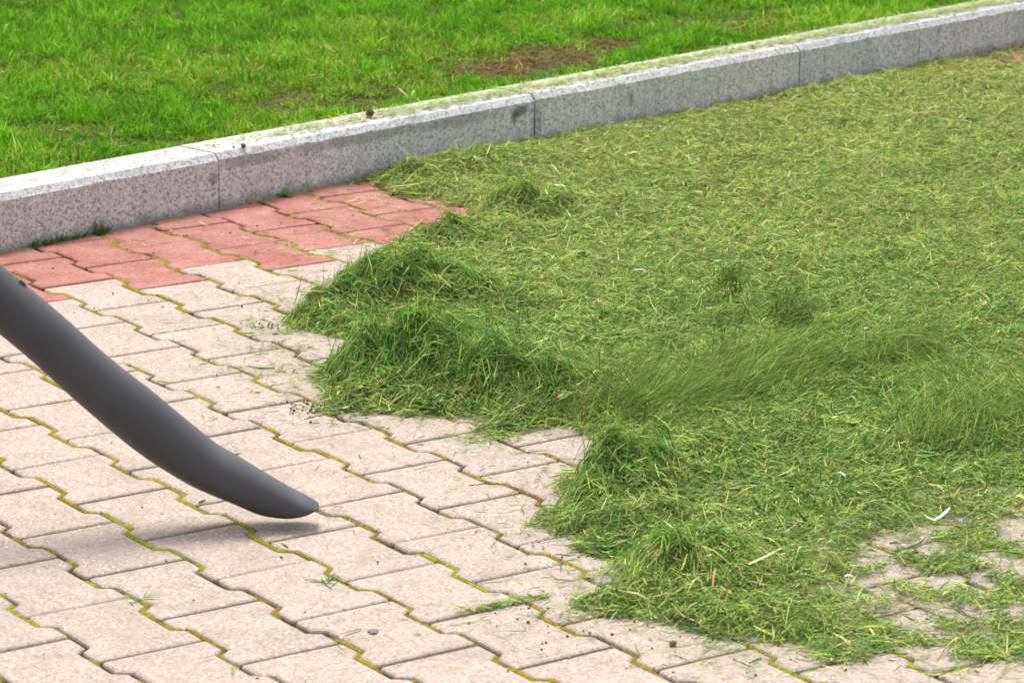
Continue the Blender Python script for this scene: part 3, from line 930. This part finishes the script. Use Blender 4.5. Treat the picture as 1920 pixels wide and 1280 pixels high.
# ------------------------------------------------------------------ small things lying about
def lump(name, loc, size, col, seed, squash=.7, label=None, cat=None, group=None):
    bm = bmesh.new(); bmesh.ops.create_icosphere(bm, subdivisions=3, radius=1)
    rg = np.random.default_rng(seed); ph = rg.uniform(0, 6, 9)
    for v in bm.verts:
        c = v.co
        d = 1 + .18 * math.sin(3 * c.x + ph[0]) * math.cos(2.6 * c.y + ph[1]) + .12 * math.sin(6 * c.y + ph[2] + 3 * c.z) + .08 * math.sin(11 * c.x + ph[3]) * math.sin(10 * c.z + ph[4]) + rg.normal(0, .035)
        v.co = Vector((c.x * d * size, c.y * d * size * .8, c.z * d * size * squash))
    me = bpy.data.meshes.new(name); bm.to_mesh(me); bm.free()
    zmin = min(v.co.z for v in me.vertices)
    for v in me.vertices: v.co.z -= zmin * .85
    a = me.color_attributes.new('Tint', 'FLOAT_COLOR', 'POINT')
    cc = np.ones((len(me.vertices), 4), np.float32); cc[:, :3] = np.array(col) * rg.uniform(.7, 1.3, (len(me.vertices), 1))
    a.data.foreach_set('color', cc.ravel()); me.materials.append(M['solid'])
    o = link(name, me); o.location = loc; o.rotation_euler = (0, 0, rg.uniform(0, 6))
    return tag(o, label, cat, group)

def ztop(x, y): return float(mat_height(np.array([x]), np.array([y]))[0])

lump('soil_clod', (1.765, 2.092, KTOP), .0105, (.13, .072, .042), 1, .85, 'larger brown clod of soil on top of the granite kerb', 'soil clod', 'clods of soil on the kerb')
lump('soil_clod', (1.374, 1.950, KTOP), .0068, (.11, .07, .05), 2, .55, 'small brown clod of soil on the kerb near the left joint', 'soil clod', 'clods of soil on the kerb')
lump('soil_clod', (1.352, 1.952, KTOP), .0030, (.10, .06, .045), 3, .7, 'tiny crumb of soil beside the small clod on the kerb', 'soil clod', 'clods of soil on the kerb')
lump('pebble', (.480, -.645, 0), .0060, (.16, .10, .08), 4, .7, 'dark brown pebble on the bare pavers below the clippings', 'pebble')
lump('wood_chip', (.194, -.395, 0), .0080, (.22, .19, .17), 5, .3, 'flat grey chip of wood lying on a beige paver', 'wood chip')

def ribbon(name, loc, heading, pts, widths, col, label, cat, mat='leaf', group=None, thick=.0008, cup=0.0, cols=None):
    """a leaf, petal or stalk: curved strip with real thickness; pts are (along, up) in metres"""
    V, Q, CC = [], [], []
    n = len(pts); cs = (-1, -.5, 0, .5, 1)
    for lay in (0, 1):
        for i, ((s, z), wd) in enumerate(zip(pts, widths)):
            for a in cs:
                V.append((s, a * wd / 2, z + cup * wd * a * a - (thick if lay else 0)))
                CC.append(np.array(col if cols is None else cols[i]) * random.uniform(.88, 1.12))
    m = len(cs)
    for i in range(n - 1):
        for k in range(m - 1):
            a = i * m + k
            Q.append((a, a + m, a + m + 1, a + 1)); b = n * m + a
            Q.append((b, b + 1, b + m + 1, b + m))
    for i in range(n - 1):
        for k in (0, m - 1):
            a = i * m + k; Q.append((a, n * m + a, n * m + a + m, a + m) if k == 0 else (a, a + m, n * m + a + m, n * m + a))
    for i in (0, n - 1):
        for k in range(m - 1):
            a = i * m + k; Q.append((a, a + 1, n * m + a + 1, n * m + a))
    o = mesh_np(name, V, quads=Q, mats=(M[mat],), col=np.array(CC), smooth=True)
    o.location = loc; o.rotation_euler = (0, 0, heading)
    return tag(o, label, cat, group)

hr = -.60647
WHITE = (.80, .79, .76)
# white curled petal with a split tip
pt = ribbon('petal', (1.073, -.449, .009), hr, [(0, .010), (.008, .004), (.014, .002), (.022, .006), (.030, .013), (.036, .021)], [.003, .007, .006, .010, .012, .006], WHITE, 'large white curled petal with a split tip at the lower right of the clippings', 'petal', 'leaf', 'white petals among the clippings', cup=.25)
ribbon('petal', (1.085, -.245, ztop(1.09, -.249) + .009), hr - .5, [(0, .003), (.005, .005), (.010, .002), (.014, 0)], [.002, .005, .005, .002], WHITE, 'thin white petal just below the flying grass, above the large curled one', 'petal', group='white petals among the clippings')
ribbon('petal', (.800, -.598, ztop(.805, -.601) + .008), hr + .2, [(0, .002), (.005, .004), (.010, .003), (.014, 0)], [.003, .007, .007, .003], (.76, .72, .70), 'small pale petal near the front edge of the clippings', 'petal', group='white petals among the clippings')
ribbon('petal', (1.848, 1.535, ztop(1.855, 1.531) + .010), hr, [(0, .006), (.008, .004), (.016, .005), (.024, .001)], [.003, .010, .011, .004], (.78, .76, .68), 'whitish torn petal beside the small dark heap near the kerb', 'petal', group='white petals among the clippings')
ribbon('petal', (1.648, .351, ztop(1.655, .347) + .012), hr + .3, [(0, .004), (.006, .006), (.012, .003)], [.004, .010, .005], (.70, .74, .60), 'pale green white petal right of the flying grass', 'petal', group='white petals among the clippings')
ribbon('leaf', (1.585, .925, ztop(1.601, .916) + .010), hr, [(0, .002), (.010, .005), (.022, .005), (.034, .001)], [.003, .009, .010, .002], (.36, .46, .34), 'pale grey green narrow leaf lying in the middle of the clippings', 'leaf')
ribbon('dry_leaf', (1.118, .822, ztop(1.128, .816) + .012), hr + .35, [(0, 0), (.006, .004), (.014, .005), (.022, .002)], [.003, .008, .008, .002], (.17, .075, .035), 'dark brown dry leaf on top of the large left heap', 'dry leaf', group='dry brown leaves on the clippings')
ribbon('dry_leaf', (1.195, .803, ztop(1.2, .8) + .012), hr, [(0, .001), (.005, .005), (.011, .002)], [.005, .010, .004], (.23, .085, .035), 'small reddish brown leaf right of the dark dry leaf', 'dry leaf', group='dry brown leaves on the clippings')
ribbon('dry_leaf', (.93, .235, .052), hr + 1.0, [(0, 0), (.008, .002), (.018, .001)], [.003, .008, .002], (.38, .23, .10), 'tan dry leaf at the foot of the flying grass', 'dry leaf', group='dry brown leaves on the clippings')
ribbon('stalk', (.535, -.583, .004), hr - .5, [(0, .001), (.01, .002), (.022, .001)], [.002, .004, .0015], (.52, .22, .12), 'orange dry stalk at the front edge of the clippings', 'stalk')
ribbon('stalk', (.962, .715, ztop(.981, .727) + .004), hr + .9, [(0, .0), (.012, .012), (.026, .018), (.038, .016)], [.0022, .0036, .0036, .001], (.46, .34, .06), 'yellow curved stalk standing out of the large left heap', 'stalk')
ribbon('stalk', (3.075, 1.842, ztop(3.09, 1.83) + .010), hr + .35, [(0, .001), (.025, .004), (.055, .005), (.078, .002)], [.003, .006, .005, .002], (.48, .42, .15), 'long straw coloured stalk lying far back on the right of the clippings', 'stalk')

# pale leaf standing in the lawn beside the kerb
def weed(name, loc, leaves, label, cat):
    root = bpy.data.objects.new(name, None); C.objects.link(root); root.location = loc; tag(root, label, cat)
    for hd, ln, wd, lift, col in leaves:
        pts = [(0, 0), (ln * .3, lift * .5), (ln * .65, lift * .95), (ln, lift * .9)]
        o = ribbon('leaf', (0, 0, 0), hd, pts, [wd * .25, wd * .8, wd, wd * .15], col, None, None, cup=.12)
        o.parent = root
    return root
gl = (.085, .25, .012)
weed('weed', (1.468, 1.947, .001), [(hr + .15, .020, .011, .006, gl), (hr + 2.9, .020, .011, .005, gl), (hr - .9, .014, .010, .004, gl), (hr + 1.4, .016, .010, .010, (.10, .28, .015)), (hr - 2.2, .015, .010, .006, gl)], 'small green leafy weed at the foot of the kerb above the red pavers', 'weed')
weed('weed', (1.985, 2.272, LZ + .01), [(hr + 2.6, .045, .006, .026, (.46, .50, .16)), (hr + 1.0, .02, .008, .022, (.38, .46, .13)), (hr - .3, .024, .007, .008, (.36, .45, .12))], 'pale yellow green leaf sticking out of the lawn behind the kerb', 'weed')

def tuft(name, centre_fn, n, ln, label, cat, c0, tilt=(.25, 1.3)):
    xy = np.array([centre_fn() for _ in range(n)])
    az = RNG.uniform(0, 2 * np.pi, n)
    l_ = RNG.uniform(*ln, n)
    pos = np.stack([xy[:, 0], xy[:, 1], np.full(n, .0005)], 1)
    V, Q, k = blades(pos, az, RNG.uniform(*tilt, n), l_, RNG.uniform(.0012, .0026, n), -RNG.uniform(.2, 1.3, n), prof=(.9, 1, .6, .06))
    V[:, 2] = np.maximum(V[:, 2], .0008)
    # keep in front of the stone
    pd = kerb_perp(V[:, 0], V[:, 1]); over = np.maximum(pd + .0015, 0)
    V[:, 0] -= kn[0] * over; V[:, 1] -= kn[1] * over
    o = mesh_np(name, V, quads=Q, mats=(M['grass'],), col=np.repeat(pick(c0, n, [1] * len(c0)), k, 0))
    return tag(o, label, cat)
def on_strip(a0, a1, mu=None):
    def f():
        a = random.uniform(a0, a1) if mu is None else random.gauss(*mu)
        return kerb_pt(a, -.004 - abs(random.gauss(0, .006)))
    return f
gt = [(.06, .15, .022), (.085, .19, .03), (.11, .20, .04)]
tuft('grass_tuft', on_strip(1.20, 1.34), 170, (.008, .022), 'low strip of green grass growing along the foot of the kerb at left', 'grass tuft', gt)
tuft('grass_tuft', on_strip(0, 0, (1.372, .012)), 70, (.012, .036), 'taller spiky tuft of green grass at the foot of the kerb', 'grass tuft', gt)
def at(x, y, s): return lambda: (random.gauss(x, s), random.gauss(y, s))
tuft('grass_wisp', at(.252, -.19, .012), 26, (.012, .035), 'flat wisp of grass on the beige paver nearest below the blower mouth', 'grass wisp', gt, (.0, .35))
tuft('grass_wisp', at(.012, -.115, .009), 12, (.014, .030), 'bright green wisp of grass in the joint at lower left', 'grass wisp', [(.10, .24, .03), (.08, .2, .04)], (.0, .4))

# soil crumbs, too many to count
def crumbs():
    V, T, CC = [], [], []
    ico = bmesh.new(); bmesh.ops.create_icosphere(ico, subdivisions=1, radius=1)
    iv = np.array([v.co[:] for v in ico.verts]); it = np.array([[v.index for v in f.verts] for f in ico.faces]); ico.free()
    spots = [(.672, .555, .030, 60), (.70, .535, .035, 40), (.905, 1.03, .022, 45), (.885, 1.06, .02, 30), (.62, -.27, .05, 22), (.66, -.33, .06, 20), (.52, -.47, .05, 40), (.43, -.47, .06, 26), (.56, -.68, .10, 30), (.50, -.60, .10, 20),
             (.30, .1, .45, 22), (.1, -.4, .45, 22), (1.2, 1.65, .3, 14), (.6, 1.2, .35, 14), (1.7, .9, .8, 90), (1.0, -.5, .35, 60), (2.4, 1.5, .8, 60)]
    for x, y, s, n in spots:
        for _ in range(n):
            px, py = random.gauss(x, s), random.gauss(y, s)
            if kerb_perp(px, py) > -.01: continue
            r = random.uniform(.0006, .0022) * (1.25 if random.random() < .15 else 1)
            z = ztop(px, py)
            z = z + .004 if z > .006 else 0
            b = len(V)
            jit = iv * np.array([random.uniform(.7, 1.3), random.uniform(.7, 1.2), random.uniform(.5, .9)]) * RNG.uniform(.75, 1.25, (len(iv), 1)) * r
            V.extend((jit + (px, py, z + r * .5)).tolist()); T.extend((it + b).tolist())
            c = np.array(random.choice([(.07, .045, .03), (.11, .07, .045), (.05, .035, .028)])); CC.extend([c] * len(iv))
    for _ in range(95):
        px, py = random.uniform(.6, 4.6), random.uniform(-.9, 2.6)
        if float(mat_dist(np.array([px]), np.array([py]))[0]) < .03 or not in_frame(px, py, 60): continue
        for _k in range(random.randint(4, 12)):
            qx, qy = px + random.gauss(0, .010), py + random.gauss(0, .008)
            r = random.uniform(.0012, .0042); z = ztop(qx, qy) + .003; b = len(V)
            jit = iv * np.array([random.uniform(.7, 1.4), random.uniform(.7, 1.3), random.uniform(.5, .9)]) * RNG.uniform(.7, 1.3, (len(iv), 1)) * r
            V.extend((jit + (qx, qy, z)).tolist()); T.extend((it + b).tolist())
            c = np.array(random.choice([(.10, .06, .035), (.15, .09, .05), (.07, .05, .03)])); CC.extend([c] * len(iv))
    return mesh_np('soil_crumbs', V, tris=T, mats=(M['solid'],), col=np.array(CC))
tag(crumbs(), 'dark soil crumbs scattered over pavers and clippings', 'soil crumbs', kind='stuff')
